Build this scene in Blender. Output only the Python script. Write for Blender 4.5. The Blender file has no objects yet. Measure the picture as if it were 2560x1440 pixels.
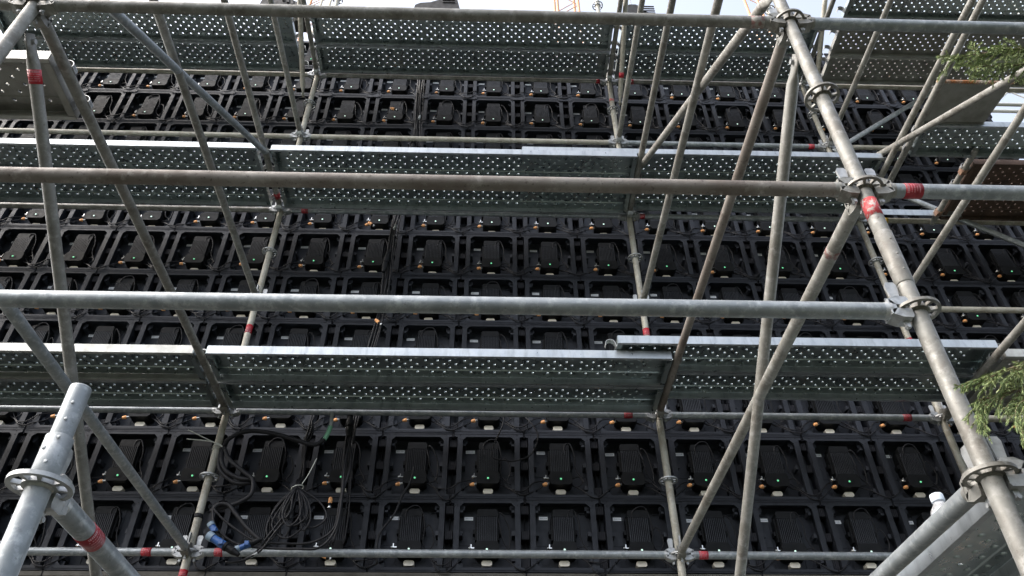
import bpy, math, random
from mathutils import Vector, Matrix
SC = bpy.context.scene
COL = SC.collection
random.seed(7)
# ------------------------------------------------------------------ camera
cam = bpy.data.cameras.new('camera'); camo = bpy.data.objects.new('camera', cam); COL.objects.link(camo)
R_ = Vector((0.99953239, -0.0299117, -0.00634696)); U_ = Vector((-0.01485391, -0.65640641, 0.75426122)); F_ = Vector((0.02672742, 0.75381424, 0.65654378))
camo.matrix_world = Matrix(((R_.x, U_.x, -F_.x, 0), (R_.y, U_.y, -F_.y, 0), (R_.z, U_.z, -F_.z, 0), (0, 0, 0, 1)))
cam.sensor_width = 36; cam.lens = 36 * 1974.135 / 2560; cam.clip_start = .05; cam.clip_end = 900
SC.camera = camo
# ------------------------------------------------------------------ sky, sun, exposure
SUN_EL, SUN_AZ = math.radians(46), math.radians(-105)     # azimuth measured from +Y towards +X
w = bpy.data.worlds.new('World'); SC.world = w; w.use_nodes = True
nt = w.node_tree; bg = nt.nodes['Background']
sky = nt.nodes.new('ShaderNodeTexSky'); sky.sky_type = 'NISHITA'; sky.sun_disc = False
sky.sun_elevation = SUN_EL; sky.sun_rotation = SUN_AZ; sky.dust_density = 5.0; sky.air_density = 1.0; sky.ozone_density = 1.0
hs_ = nt.nodes.new('ShaderNodeHueSaturation'); hs_.inputs['Saturation'].default_value = .52
nt.links.new(sky.outputs[0], hs_.inputs['Color']); nt.links.new(hs_.outputs[0], bg.inputs[0]); bg.inputs[1].default_value = 0.15
sl = bpy.data.lights.new('sun', 'SUN'); sl.energy = 0.5; sl.angle = math.radians(75); sl.color = (1, .95, .87)
so = bpy.data.objects.new('sun', sl); COL.objects.link(so); so.location = (-20, 40, 40)
sd = Vector((math.sin(SUN_AZ) * math.cos(SUN_EL), math.cos(SUN_AZ) * math.cos(SUN_EL), math.sin(SUN_EL)))
so.rotation_euler = sd.to_track_quat('Z', 'Y').to_euler()
SC.view_settings.view_transform = 'Standard'; SC.view_settings.look = 'None'
SC.view_settings.exposure = 1.85; SC.view_settings.gamma = 1

# ------------------------------------------------------------------ materials
def mat(name, col, rough=.5, metal=0, noise=None, bump=None, rnd=0, emit=None, streak=None, spec=.5, trans=0, coat=0):
    """noise=(scale, col2, lo, hi): second colour in patches; streak=(scale vec, col, lo, hi)"""
    m = bpy.data.materials.new(name); m.use_nodes = True; N = m.node_tree.nodes; L = m.node_tree.links
    b = N['Principled BSDF']; b.inputs['Roughness'].default_value = rough; b.inputs['Metallic'].default_value = metal
    b.inputs['Specular IOR Level'].default_value = spec
    if trans: b.inputs['Transmission Weight'].default_value = trans
    tc = N.new('ShaderNodeTexCoord'); geo = tc.outputs['Object']
    out = None
    rgb = N.new('ShaderNodeRGB'); rgb.outputs[0].default_value = (*col, 1); out = rgb.outputs[0]
    def layer(out, vec, scale, c2, lo, hi, detail=6, rough_=.65):
        n = N.new('ShaderNodeTexNoise'); n.inputs['Scale'].default_value = scale; n.inputs['Detail'].default_value = detail; n.inputs['Roughness'].default_value = rough_
        L.new(vec, n.inputs['Vector'])
        r = N.new('ShaderNodeMapRange'); r.inputs[1].default_value = lo; r.inputs[2].default_value = hi; L.new(n.outputs[0], r.inputs[0])
        mx = N.new('ShaderNodeMix'); mx.data_type = 'RGBA'; L.new(r.outputs[0], mx.inputs[0]); L.new(out, mx.inputs[6]); mx.inputs[7].default_value = (*c2, 1)
        return mx.outputs[2], r.outputs[0]
    if noise:
        for k in (noise if isinstance(noise[0], tuple) else [noise]):
            out, fac = layer(out, geo, *k)
    if streak:
        mp = N.new('ShaderNodeMapping'); mp.inputs['Scale'].default_value = streak[0]; L.new(geo, mp.inputs[0])
        out, fac2 = layer(out, mp.outputs[0], 1.0, *streak[1:])
    if rnd:
        oi = N.new('ShaderNodeObjectInfo'); hs = N.new('ShaderNodeHueSaturation')
        r = N.new('ShaderNodeMapRange'); r.inputs[3].default_value = 1 - rnd; r.inputs[4].default_value = 1 + rnd
        L.new(oi.outputs['Random'], r.inputs[0]); L.new(r.outputs[0], hs.inputs['Value']); L.new(out, hs.inputs['Color']); out = hs.outputs[0]
    L.new(out, b.inputs['Base Color'])
    if noise or streak:
        n = N.new('ShaderNodeTexNoise'); n.inputs['Scale'].default_value = 22; n.inputs['Detail'].default_value = 5; L.new(geo, n.inputs['Vector'])
        r = N.new('ShaderNodeMapRange'); r.inputs[1].default_value = .3; r.inputs[2].default_value = .7; r.inputs[3].default_value = max(.05, rough - .12); r.inputs[4].default_value = min(1, rough + .14)
        L.new(n.outputs[0], r.inputs[0]); L.new(r.outputs[0], b.inputs['Roughness'])
    if bump:
        n = N.new('ShaderNodeTexNoise'); n.inputs['Scale'].default_value = bump[0]; n.inputs['Detail'].default_value = 4; L.new(geo, n.inputs['Vector'])
        bp = N.new('ShaderNodeBump'); bp.inputs['Strength'].default_value = bump[1]; bp.inputs['Distance'].default_value = bump[2]
        L.new(n.outputs[0], bp.inputs['Height']); L.new(bp.outputs[0], b.inputs['Normal'])
    if emit:
        b.inputs['Emission Color'].default_value = (*emit[0], 1); b.inputs['Emission Strength'].default_value = emit[1]
    return m

M = {}
M['galv'] = mat('galvanised_steel', (.27, .29, .30), .46, .38, ((9, (.19, .21, .22), .40, .62), (34, (.38, .40, .41), .50, .68), (85, (.17, .175, .18), .60, .72)), bump=(60, .4, .0014), rnd=.12)
M['galv_old'] = mat('weathered_galvanised_steel', (.235, .232, .212), .55, .22, ((7, (.14, .13, .112), .42, .64), (32, (.33, .325, .305), .50, .70), (80, (.085, .07, .055), .62, .72)), bump=(55, .5, .0016), rnd=.15)
M['galv_beige'] = mat('beige_weathered_steel', (.37, .355, .30), .6, .15, ((8, (.24, .22, .175), .42, .66), (40, (.46, .44, .40), .52, .72), (90, (.13, .11, .08), .64, .74)), bump=(60, .4, .0012), rnd=.12)
M['rusty'] = mat('rust_stained_steel', (.235, .215, .193), .62, .2, ((2.2, (.125, .100, .082), .40, .62), (30, (.33, .305, .275), .56, .76), (70, (.055, .040, .032), .58, .72)), bump=(50, .5, .0016), rnd=.1)
M['deck'] = mat('galvanised_deck_sheet', (.40, .455, .46), .32, .93, ((3, (.36, .415, .42), .42, .66),), bump=(5, .06, .006), rnd=.1)
M['deck_old'] = mat('dull_grey_deck_sheet', (.27, .27, .25), .55, .45, ((5, (.17, .165, .15), .45, .7), (30, (.13, .075, .045), .64, .74)), bump=(12, .2, .003), rnd=.06)
M['deck_rust'] = mat('rusted_deck_sheet', (.095, .060, .044), .7, .25, ((6, (.045, .028, .021), .4, .65), (25, (.20, .16, .13), .6, .75)), bump=(30, .3, .002))
M['deck_rail'] = mat('galvanised_deck_rail', (.43, .46, .48), .38, .7, ((4, (.35, .38, .40), .45, .65),), streak=((14, 14, 3), (.25, .275, .29), .50, .72), bump=(5, .1, .003), rnd=.12)
M['deck_rail_old'] = mat('stained_deck_rail', (.42, .43, .41), .5, .4, ((5, (.30, .30, .28), .45, .65),), streak=((30, 30, 4), (.34, .34, .33), .52, .64), bump=(8, .15, .002))
M['cast'] = mat('cast_steel', (.42, .43, .43), .5, .6, ((30, (.25, .25, .25), .45, .7),), bump=(60, .3, .002))
M['cast_dark'] = mat('dark_cast_steel', (.16, .155, .15), .6, .4, ((30, (.08, .075, .07), .45, .7),), bump=(60, .3, .002))
M['red'] = mat('red_tape', (.42, .012, .025), .45, 0, ((40, (.30, .008, .018), .45, .6), (25, (.30, .10, .10), .60, .66)), rnd=.35)
M['red_worn'] = mat('worn_red_tape', (.45, .05, .055), .6, 0, (60, (.42, .38, .35), .50, .58))
M['red_faint'] = mat('almost_worn_off_red_tape', (.20, .10, .09), .6, 0.1, (70, (.27, .26, .235), .44, .56))
M['yellow'] = mat('yellow_tape', (.55, .36, .05), .6)
M['white_print'] = mat('white_print', (.5, .22, .24), .6)
M['black'] = mat('black_moulded_plastic', (.028, .031, .039), .5, 0, ((3, (.036, .039, .048), .4, .65), (40, (.022, .024, .030), .56, .7)), rnd=.2, spec=.25)
M['black_frame'] = mat('black_painted_frame', (.0165, .0185, .024), .5, 0, ((5, (.022, .0245, .031), .4, .65), (60, (.018, .019, .023), .6, .7)), rnd=.2, spec=.2)
M['black_box'] = mat('black_box_plastic', (.0095, .010, .011), .5, 0, ((25, (.007, .0075, .008), .45, .65),), rnd=.1, spec=.12)
M['heatsink'] = mat('black_aluminium_fins', (.028, .030, .034), .45, .2, (6, (.014, .015, .018), .4, .65), rnd=.35, spec=.2)
M['rubber'] = mat('black_cable_rubber', (.010, .010, .012), .55, spec=.25)
M['led'] = mat('green_status_lamp', (.15, .5, .3), .4, emit=((.22, 1.0, .45), .16))
M['ledw'] = mat('pale_status_lamp', (.6, .8, .7), .4, emit=((.72, 1.0, .86), .2))
M['label'] = mat('white_label', (.93, .94, .96), .45, spec=.8)
M['label_ink'] = mat('grey_label_ink', (.62, .63, .66), .6)
M['cream'] = mat('cream_plate', (.80, .74, .62), .5, 0, (20, (.68, .62, .52), .5, .7), rnd=.12)
M['orange'] = mat('orange_plug_plastic', (.78, .37, .14), .5, 0, (30, (.66, .30, .11), .45, .7), rnd=.12)
M['silver'] = mat('silver_plug_metal', (.6, .6, .58), .25, .9)
M['blue'] = mat('blue_plug_plastic', (.02, .085, .27), .45, 0, (60, (.015, .06, .18), .4, .7))
M['blue_grey'] = mat('grey_blue_collar', (.16, .22, .28), .5)
M['green_tape'] = mat('green_tape', (.16, .38, .24), .5)
M['grey_tape'] = mat('grey_tape', (.30, .32, .32), .5)
M['tie'] = mat('nylon_tie', (.46, .47, .42), .4)
M['mesh_mid'] = mat('dark_grid_moulding', (.022, .022, .026), .55, spec=.15)
M['mesh_dark'] = mat('dark_ribbed_lock', (.009, .009, .011), .6, spec=.12)
M['lamp_body'] = mat('dark_lamp_housing', (.026, .025, .025), .6, 0, (12, (.016, .015, .015), .4, .7), spec=.3)
M['crane_orange'] = mat('orange_mast_paint', (.62, .30, .15), .55, 0, (9, (.5, .36, .24), .5, .7))
M['crane_cream'] = mat('cream_mast_paint', (.62, .55, .44), .55)
M['truss'] = mat('pale_truss_metal', (.55, .55, .52), .5, .3)
M['leaf'] = mat('needle_leaf', (.28, .35, .14), .55, 0, (8, (.36, .42, .20), .4, .65), spec=.3)
M['leaf2'] = mat('needle_leaf_dark', (.16, .23, .10), .55, 0, (8, (.20, .27, .12), .4, .65), spec=.3)
M['belt'] = mat('added_belt_foliage', (.030, .055, .022), .7, 0, (1, (.045, .075, .03), .4, .65))
M['twig'] = mat('twig_bark', (.13, .085, .05), .7)
M['bark'] = mat('tree_bark', (.14, .11, .085), .85, 0, (10, (.08, .06, .045), .4, .65), bump=(30, .6, .01))
M['bottle_cap'] = mat('pale_bottle_cap', (.62, .68, .75), .4)
M['bottle'] = mat('hazy_bottle_plastic', (.75, .74, .76), .22, trans=.72)
M['bottle'].node_tree.nodes['Principled BSDF'].inputs['IOR'].default_value = 1.25
M['ground'] = mat('grass_and_gravel_ground', (.028, .038, .022), .9, 0, ((.5, (.05, .048, .036), .42, .62), (6, (.02, .026, .015), .45, .65)), bump=(8, .5, .03))
M['concrete'] = mat('pale_concrete', (.045, .046, .040), .85, 0, ((1.5, (.032, .032, .029), .4, .65),), bump=(20, .3, .01))

# ------------------------------------------------------------------ mesh helpers
class MB:
    def __init__(s): s.v = []; s.f = []; s.m = []; s.sm = []
    def add(s, vs, fs, mi=0, smooth=False):
        o = len(s.v); s.v += [tuple(x) for x in vs]
        for f in fs: s.f.append(tuple(i + o for i in f)); s.m.append(mi); s.sm.append(smooth)
        return s
    def box(s, x0, x1, y0, y1, z0, z1, mi=0, xf=None):
        v = [(x, y, z) for z in (z0, z1) for y in (y0, y1) for x in (x0, x1)]
        if xf: v = [xf @ Vector(p) for p in v]
        return s.add(v, [(0, 2, 3, 1), (4, 5, 7, 6), (0, 1, 5, 4), (2, 6, 7, 3), (0, 4, 6, 2), (1, 3, 7, 5)], mi)
    def prism(s, poly, y0, y1, mi=0, xf=None):
        """poly in x,z extruded along y"""
        n = len(poly); v = [(x, y0, z) for x, z in poly] + [(x, y1, z) for x, z in poly]
        if xf: v = [xf @ Vector(p) for p in v]
        f = [tuple(range(n - 1, -1, -1))[::-1], tuple(range(2 * n - 1, n - 1, -1))]
        f += [(i, i + n, (i + 1) % n + n, (i + 1) % n) for i in range(n)]
        return s.add(v, f, mi)
    def tube(s, p0, p1, r0, r1=None, n=16, mi=0, caps=True, smooth=True, inner=None):
        r1 = r0 if r1 is None else r1
        p0 = Vector(p0); p1 = Vector(p1); d = (p1 - p0).normalized()
        a = d.orthogonal().normalized(); b = d.cross(a)
        v = []
        for p, r in ((p0, r0), (p1, r1)):
            for i in range(n):
                t = 2 * math.pi * i / n; v.append(p + a * (r * math.cos(t)) + b * (r * math.sin(t)))
        s.add(v, [(i, (i + 1) % n, (i + 1) % n + n, i + n) for i in range(n)], mi, smooth)
        if caps:
            s.add(v[:n], [tuple(range(n))[::-1]], mi); s.add(v[n:], [tuple(range(n))], mi)
        return s
    def rings(s, rings, mi=0, smooth=True, close=True):
        n = len(rings[0]); v = [p for r in rings for p in r]; f = []
        for k in range(len(rings) - 1):
            for i in range(n): f.append((k * n + i, k * n + (i + 1) % n, (k + 1) * n + (i + 1) % n, (k + 1) * n + i))
        if close: f.append(tuple(range(n))[::-1]); f.append(tuple(range((len(rings) - 1) * n, len(rings) * n)))
        return s.add(v, f, mi, smooth)
    def sweep(s, pts, r, n=8, sub=6, mi=0, rend=None):
        P = [Vector(p) for p in pts]; C = []
        E = [P[0] * 2 - P[1]] + P + [P[-1] * 2 - P[-2]]
        for i in range(len(P) - 1):
            a, b, c, d = E[i], E[i + 1], E[i + 2], E[i + 3]
            for k in range(sub):
                t = k / sub
                C.append(.5 * ((2 * b) + (c - a) * t + (2 * a - 5 * b + 4 * c - d) * t * t + (3 * b - a - 3 * c + d) * t ** 3))
        C.append(P[-1]); rg = []; up = None
        for i, c in enumerate(C):
            d = (C[min(i + 1, len(C) - 1)] - C[max(i - 1, 0)])
            if d.length < 1e-9: d = Vector((0, 0, 1))
            d.normalize()
            up = d.orthogonal().normalized() if up is None else (up - d * up.dot(d))
            if up.length < 1e-6: up = d.orthogonal()
            up.normalize(); q = d.cross(up)
            rr = r if rend is None else r + (rend - r) * i / (len(C) - 1)
            rg.append([c + up * (rr * math.cos(2 * math.pi * j / n)) + q * (rr * math.sin(2 * math.pi * j / n)) for j in range(n)])
        return s.rings(rg, mi)
    def lathe(s, prof, n=16, mi=0, xf=None):
        rg = []
        for r, z in prof:
            ring = [Vector((r * math.cos(2 * math.pi * i / n), r * math.sin(2 * math.pi * i / n), z)) for i in range(n)]
            rg.append([xf @ p for p in ring] if xf else ring)
        return s.rings(rg, mi)
    def mesh(s, name, mats):
        me = bpy.data.meshes.new(name); me.from_pydata(s.v, [], s.f)
        for m_ in mats: me.materials.append(m_)
        me.polygons.foreach_set('material_index', s.m); me.polygons.foreach_set('use_smooth', s.sm)
        me.update(); return me

def place(name, me, parent=None, loc=(0, 0, 0)):
    o = bpy.data.objects.new(name, me); COL.objects.link(o); o.parent = parent; o.location = loc
    return o
def thing(name, label, cat, loc=(0, 0, 0), group=None):
    o = bpy.data.objects.new(name, None); COL.objects.link(o); o.location = loc; o.empty_display_size = .1
    o['label'] = label; o['category'] = cat
    if group: o['group'] = group
    return o
def tag(o, label, cat, group=None):
    o['label'] = label; o['category'] = cat
    if group: o['group'] = group
    return o
def shift(mb, loc):
    l = Vector(loc); mb.v = [tuple(Vector(p) - l) for p in mb.v]; return mb

# ------------------------------------------------------------------ ground
g = MB(); g.add([(-400, -400, -1.65), (400, -400, -1.65), (400, 500, -1.65), (-400, 500, -1.65)], [(0, 1, 2, 3)])
o = place('ground', g.mesh('ground', [M['ground']])); o['kind'] = 'structure'
g = MB(); g.box(-14, 14, 1.0, 11, -1.70, -1.60)
o = place('pavement', g.mesh('pavement', [M['concrete']])); o['kind'] = 'structure'

# ------------------------------------------------------------------ scaffold constants
X0, X1, X2, X3, XL = -1.801, 1.183, 3.190, 6.17, -4.785
YF, YN, Z0 = 4.706, 1.661, 1.942
DN = -.060                       # the near row of standards stands 6 cm lower
R = .02415
GZ = -1.6
# ---- shared meshes: rosette
def rosette_mesh(m_):
    b = MB(); NS = 64; rr = [.0245, .0335, .0515, .0615]
    def hole(i):
        a = (i % 16) / 16.0      # four identical quadrants: a small slot on the axis, a wide one between
        return a < 2.6 / 16 or a > 13.3 / 16 or 4.6 / 16 < a < 11.3 / 16
    for zt in (-.0045, .0045):
        v = [(r * math.cos(2 * math.pi * i / NS), r * math.sin(2 * math.pi * i / NS), zt) for r in rr for i in range(NS)]
        f = []
        for k in range(3):
            for i in range(NS):
                if k == 1 and hole(i): continue
                q = (k * NS + i, k * NS + (i + 1) % NS, (k + 1) * NS + (i + 1) % NS, (k + 1) * NS + i)
                f.append(q if zt < 0 else q[::-1])
        b.add(v, f)
    def wall(r, i, j):
        pass
    def pt(r, i, z): return (r * math.cos(2 * math.pi * i / NS), r * math.sin(2 * math.pi * i / NS), z)
    for i in range(NS):
        b.add([pt(rr[3], i, -.0045), pt(rr[3], i + 1, -.0045), pt(rr[3], i + 1, .0045), pt(rr[3], i, .0045)], [(0, 1, 2, 3)])
        if hole(i):
            for r in (rr[1], rr[2]): b.add([pt(r, i, -.0045), pt(r, i + 1, -.0045), pt(r, i + 1, .0045), pt(r, i, .0045)], [(0, 1, 2, 3)])
            for j, k in ((i, i - 1), (i + 1, i + 1)):
                if not hole(k): b.add([pt(rr[1], j, -.0045), pt(rr[2], j, -.0045), pt(rr[2], j, .0045), pt(rr[1], j, .0045)], [(0, 1, 2, 3)])
    # weld bead
    b.lathe([(.0242, -.011), (.0275, -.005), (.0275, .005), (.0242, .011)], 20)
    return b.mesh('rosette', [m_])
ROS = {'galv': rosette_mesh(M['cast']), 'old': rosette_mesh(M['galv_old'])}
# ---- ledger head, built pointing along +X away from the standard; rotated copies for 4 directions
def head_mesh(rot, m_):
    xf = Matrix.Rotation(rot, 4, 'Z'); b = MB()
    for sg in (1, -1):
        prof = [(.0255, sg * .0065), (.066, sg * .0065), (.082, sg * .010), (.082, sg * .027), (.060, sg * .037), (.030, sg * .037), (.0255, sg * .030)]
        if sg < 0: prof = prof[::-1]
        # taper the jaw: narrow near the standard sides, wide at the tube
        v = []; n = len(prof)
        for yy in (-1, 1):
            for x, z in prof:
                v.append(xf @ Vector((x, yy * (.021 if x < .05 else .0235), z)))
        f = [tuple(range(n)), tuple(range(2 * n - 1, n - 1, -1))] + [(i, i + n, (i + 1) % n + n, (i + 1) % n) for i in range(n)]
        b.add(v, f)
    b.box(.0665, .086, -.0235, .0235, -.0262, .0262, 0, xf)
    b.tube(xf @ Vector((.078, 0, 0)), xf @ Vector((.098, 0, 0)), .0265, .0243, 20)
    return b.mesh('ledger_head', [m_])
def wedge_mesh(rot, m_):
    xf = Matrix.Rotation(rot, 4, 'Z'); b = MB()
    b.prism([(.036, -.058), (.048, -.062), (.060, .05), (.064, .092), (.058, .104), (.036, .104), (.030, .094), (.034, .05)], -.0035, .0035, 0, xf)
    b.tube(xf @ Vector((.044, -.008, -.055)), xf @ Vector((.044, .008, -.055)), .006, n=8)
    return b.mesh('wedge', [m_])
HEADS = {}; WEDGES = {}
for k in range(4):
    HEADS[k] = {'galv': head_mesh(k * math.pi / 2, M['cast']), 'old': head_mesh(k * math.pi / 2, M['galv_old'])}
    WEDGES[k] = wedge_mesh(k * math.pi / 2, M['cast'])

def sticker(parent, base, p0, p1, at, ln=.055, m_='red', lines=True, rot=0.0, arc=1.0):
    """a printed band wrapped round the tube p0-p1, centred on the point nearest to `at`"""
    p0, p1, at = Vector(p0), Vector(p1), Vector(at); d = (p1 - p0).normalized(); c = p0 + d * (at - p0).dot(d)
    a = (Vector((0, -1, 0)) - d * Vector((0, -1, 0)).dot(d)); a = a.normalized() if a.length > .1 else Vector((1, 0, 0)); b_ = d.cross(a)
    def pt(u, t, r): return c + d * u + a * (r * math.cos(t)) + b_ * (r * math.sin(t))
    b = MB(); n = 28; r = R + .0006
    rg = [[pt(u, 2 * math.pi * i / n + rot, rr) for i in range(n)] for u, rr in ((-ln / 2, R), (-ln / 2, r), (ln / 2, r), (ln / 2, R))]
    b.rings(rg, 0, True, False); s = place('tape', shift(b, base).mesh('tape', [M[m_]]), parent)
    if lines:
        t = MB(); r2 = r + .0003; rnd = random.Random(int(abs(at.x * 977 + at.z * 131)))
        rows = [(-.36, .0085), (-.17, .003), (-.02, .003), (.13, .0025), (.28, .003)]
        for fu, h in rows:
            u = fu * ln; th = -1.25
            while th < 1.0:
                wd = rnd.uniform(.05, .16); 
                if rnd.random() < .85:
                    k = max(2, int(wd / .05))
                    for q in range(k):
                        t0, t1 = th + wd * q / k, th + wd * (q + 1) / k
                        t.add([pt(u - h / 2, t0, r2), pt(u - h / 2, t1, r2), pt(u + h / 2, t1, r2), pt(u + h / 2, t0, r2)], [(0, 1, 2, 3)])
                th += wd + .045
        place('print', shift(t, base).mesh('print', [M['white_print']]), s)
    return s

def standard(name, label, x, y, z1, zoff, m_, ros, group, skip=(), joints=(), n=20, stickers=()):
    base = (x, y, GZ); t = thing(name, label, 'scaffold post', base, group)
    b = MB(); b.tube((0, 0, 0), (0, 0, z1 - GZ), R, n=n); place('tube', b.mesh('tube', [M[m_]]), t)
    b = MB(); b.box(-.075, .075, -.075, .075, -.0, .008); b.tube((0, 0, .008), (0, 0, .12), .019, n=12); b.tube((0, 0, .10), (0, 0, .125), .045, n=8)
    place('base_jack', b.mesh('base_jack', [M['cast']]), t)
    k = -6
    while Z0 + zoff + k * .5 < z1 - .05:
        z = Z0 + zoff + k * .5; k += 1
        if z < GZ + .2: continue
        place('rosette', ROS[ros], t, (0, 0, z - GZ))
    for zj in joints:
        b = MB(); b.lathe([(R, zj - .105 - GZ), (R + .0022, zj - .10 - GZ), (R + .0022, zj + .10 - GZ), (R - .001, zj + .104 - GZ)], 24)
        for q in range(3):
            b.lathe([(.004, 0), (.0035, .0015), (.0001, .002)], 8, 0, Matrix.Translation((0, -R - .0015, zj - .06 + q * .06 - GZ)) @ Matrix.Rotation(math.radians(90), 4, 'X'))
        place('sleeve', b.mesh('sleeve', [M[m_]]), t)
    for st in stickers: sticker(t, base, (x, y, GZ), (x, y, z1), (x, y, st[0]), *st[1:])
    return t

def beam(name, label, cat, p0, p1, m_='galv', group=None, n=18, heads=True, hm='galv', stickers=()):
    """ledger or transom between two node centres"""
    p0 = Vector(p0); p1 = Vector(p1); d = (p1 - p0).normalized(); base = tuple(p0)
    t = thing(name, label, cat, base, group)
    q0, q1 = (p0 + d * .085, p1 - d * .085) if heads else (p0, p1)
    b = MB(); b.tube(q0, q1, R, n=n); place('tube', shift(b, base).mesh('tube', [M[m_]]), t)
    if heads:
        ax = {(1, 0): 0, (0, 1): 1, (-1, 0): 2, (0, -1): 3}
        k0 = ax[(round(d.x), round(d.y))]; k1 = (k0 + 2) % 4
        for k, p in ((k0, p0), (k1, p1)):
            h = place('ledger_head', HEADS[k][hm], t, tuple(p - p0))
            place('wedge', WEDGES[k], h)
    for st in stickers: sticker(t, base, p0, p1, *st)
    return t

def brace(label, p0, p1, m_='galv', group='diagonal braces', stickers=(), side=(1, 0, 0)):
    p0 = Vector(p0); p1 = Vector(p1); d = (p1 - p0).normalized(); base = tuple(p0); L = (p1 - p0).length
    t = thing('diagonal_brace', label, 'scaffold brace', base, group)
    s = Vector(side); q = d.cross(s).normalized(); n = 20; rg = []
    for u, a, c in ((0, .008, .033), (.055, .008, .033), (.115, R, R), (L - .115, R, R), (L - .055, .008, .033), (L, .008, .033)):
        rg.append([p0 + d * u + s * (a * math.cos(2 * math.pi * i / n)) + q * (c * math.sin(2 * math.pi * i / n)) for i in range(n)])
    b = MB(); b.rings(rg); place('tube', shift(b, base).mesh('tube', [M[m_]]), t)
    for p, sg in ((p0, 1), (p1, -1)):
        b = MB(); c = p + d * (.03 * sg)
        b.tube(c - s * .02, c + s * .02, .011, n=10)
        place('pivot_bolt', shift(b, base).mesh('pivot_bolt', [M['cast']]), t)
    for st in stickers: sticker(t, base, p0, p1, *st)
    return t

# ------------------------------------------------------------------ standards
GS = 'scaffold standards'
LV = lambda k, near=False: Z0 + k + (DN if near else 0)
F_T = Z0 + 7.2; N_T = Z0 + 6.3
standard('scaffold_standard', 'slim far post left of centre with red taped band, rising past the tied cable coil', X0, YF, F_T, 0, 'galv_beige', 'galv', GS, joints=(3.2, 6.3), stickers=((3.645, .075), (1.80, .06)))
standard('scaffold_standard', 'far post right of centre, rising behind the overlapping plank ends to the open sky', X1, YF, F_T, 0, 'galv_beige', 'galv', GS, joints=(3.25, 6.35), stickers=((3.664, .07), (6.60, .04, 'red_worn', False)))
standard('scaffold_standard', 'far post hidden mostly behind the thick right foreground post', X2, YF, F_T, 0, 'galv_beige', 'galv', GS, joints=(3.2,), stickers=((3.60, .08, 'red', False),))
standard('scaffold_standard', 'far post at the left end behind the close plank', XL, YF, F_T, 0, 'galv_beige', 'galv', GS)
standard('scaffold_standard', 'far post beyond the right edge holding the rusty planks', X3, YF, F_T, 0, 'galv_beige', 'galv', GS)
standard('scaffold_standard', 'thick mottled foreground post slanting down the right side with peeled red tape', X1, YN, N_T, DN, 'galv_old', 'old', GS, n=40, joints=(Z0 - .36,), stickers=((1.79, .075, 'red_worn', False),))
standard('scaffold_standard', 'thick weathered foreground post crossing the upper left corner', X0, YN, N_T, DN, 'galv_old', 'old', GS, n=40)
standard('scaffold_standard', 'foreground post off to the right beside the tree', X2, YN, N_T, DN, 'galv_old', 'old', GS, n=24)
# short post with an open top end, lower left
t = thing('scaffold_standard', 'short bright post with open top end in the lower left corner', 'scaffold post', (-.878, 1.45, GZ), GS)
b = MB(); b.tube((0, 0, 0), (0, 0, .835 - GZ), R, n=40); place('tube', b.mesh('tube', [M['galv']]), t)
b = MB(); rg = []
for r, z in ((R - .002, .60), (R - .002, .955), (R - .0026, .9585), (R - .0045, .9585), (R - .0045, .80)):
    rg.append([Vector((r * math.cos(2 * math.pi * i / 40), r * math.sin(2 * math.pi * i / 40), z - GZ)) for i in range(40)])
b.rings(rg, 0, True, False)
for zz in (.87, .91): b.lathe([(.004, 0), (.003, .0004), (.0001, .0006)], 10, 0, Matrix.Translation((.008, -R + .0016, zz - GZ)) @ Matrix.Rotation(math.radians(90), 4, 'X'))
place('spigot', b.mesh('spigot', [M['galv']]), t)
b = MB(); b.lathe([(R, .738 - GZ), (R + .0028, .742 - GZ), (R + .0028, .835 - GZ), (R - .001, .8375 - GZ)], 40)
for zz, xx in ((.77, .006), (.80, -.008), (.825, .012)): b.lathe([(.0045, 0), (.0035, .0006), (.0001, .0008)], 10, 0, Matrix.Translation((xx, -R - .0022, zz - GZ)) @ Matrix.Rotation(math.radians(90), 4, 'X'))
place('sleeve', b.mesh('sleeve', [M['galv']]), t)
for zz in (.73, .23, -.27, -.77, -1.27): place('rosette', ROS['galv'], t, (0, 0, zz - GZ))
# ------------------------------------------------------------------ ledgers along the wall, far row
GF, GN, GT = 'far ledgers in front of the cabinets', 'foreground ledgers', 'cross tubes running from far posts to near posts'
lv_txt = {0: 'lowest', 1: 'second from the bottom', 2: 'third from the bottom', 3: 'fourth from the bottom', 4: 'fifth from the bottom', 5: 'sixth from the bottom'}
far_mat = {(0, 0): 'galv', (0, 1): 'galv', (0, 2): 'galv', (1, 0): 'galv', (1, 1): 'galv', (1, 2): 'galv', (2, 0): 'galv_beige', (2, 1): 'galv', (2, 2): 'galv',
           (3, 0): 'galv_old', (3, 1): 'galv', (3, 2): 'galv', (4, 0): 'galv_beige', (4, 1): 'galv_beige', (4, 2): 'galv', (5, 0): 'galv_beige', (5, 1): 'galv_old', (5, 2): 'galv_old'}
st_far = {(0, 0): [((-2.05, YF, 0), .06)], (0, 1): [((-1.62, YF, 0), .05)], (0, 2): [((1.33, YF, 0), .055)], (1, 1): [((.968, YF, 0), .06)], (1, 2): [((2.936, YF, 0), .06)],
          (3, 1): [((-1.597, YF, 0), .055)], (3, 2): [((1.294, YF, 0), .05)], (4, 2): [((3.03, YF, 0), .055)], (5, 1): [((1.07, YF, 0), .04, 'red', False)], (5, 2): [((1.42, YF, 0), .035, 'red', False)],
          (3, 3): [((3.43, YF, 0), .03, 'yellow', False)], (2, 0): [((-1.98, YF, 0), .045, 'red_worn', False)]}
bays = [(XL, X0, 'left bay, far side'), (X0, X1, 'middle bay, far side'), (X1, X2, 'bay right of centre, far side'), (X2, X3, 'outer right bay, far side')]
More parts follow.
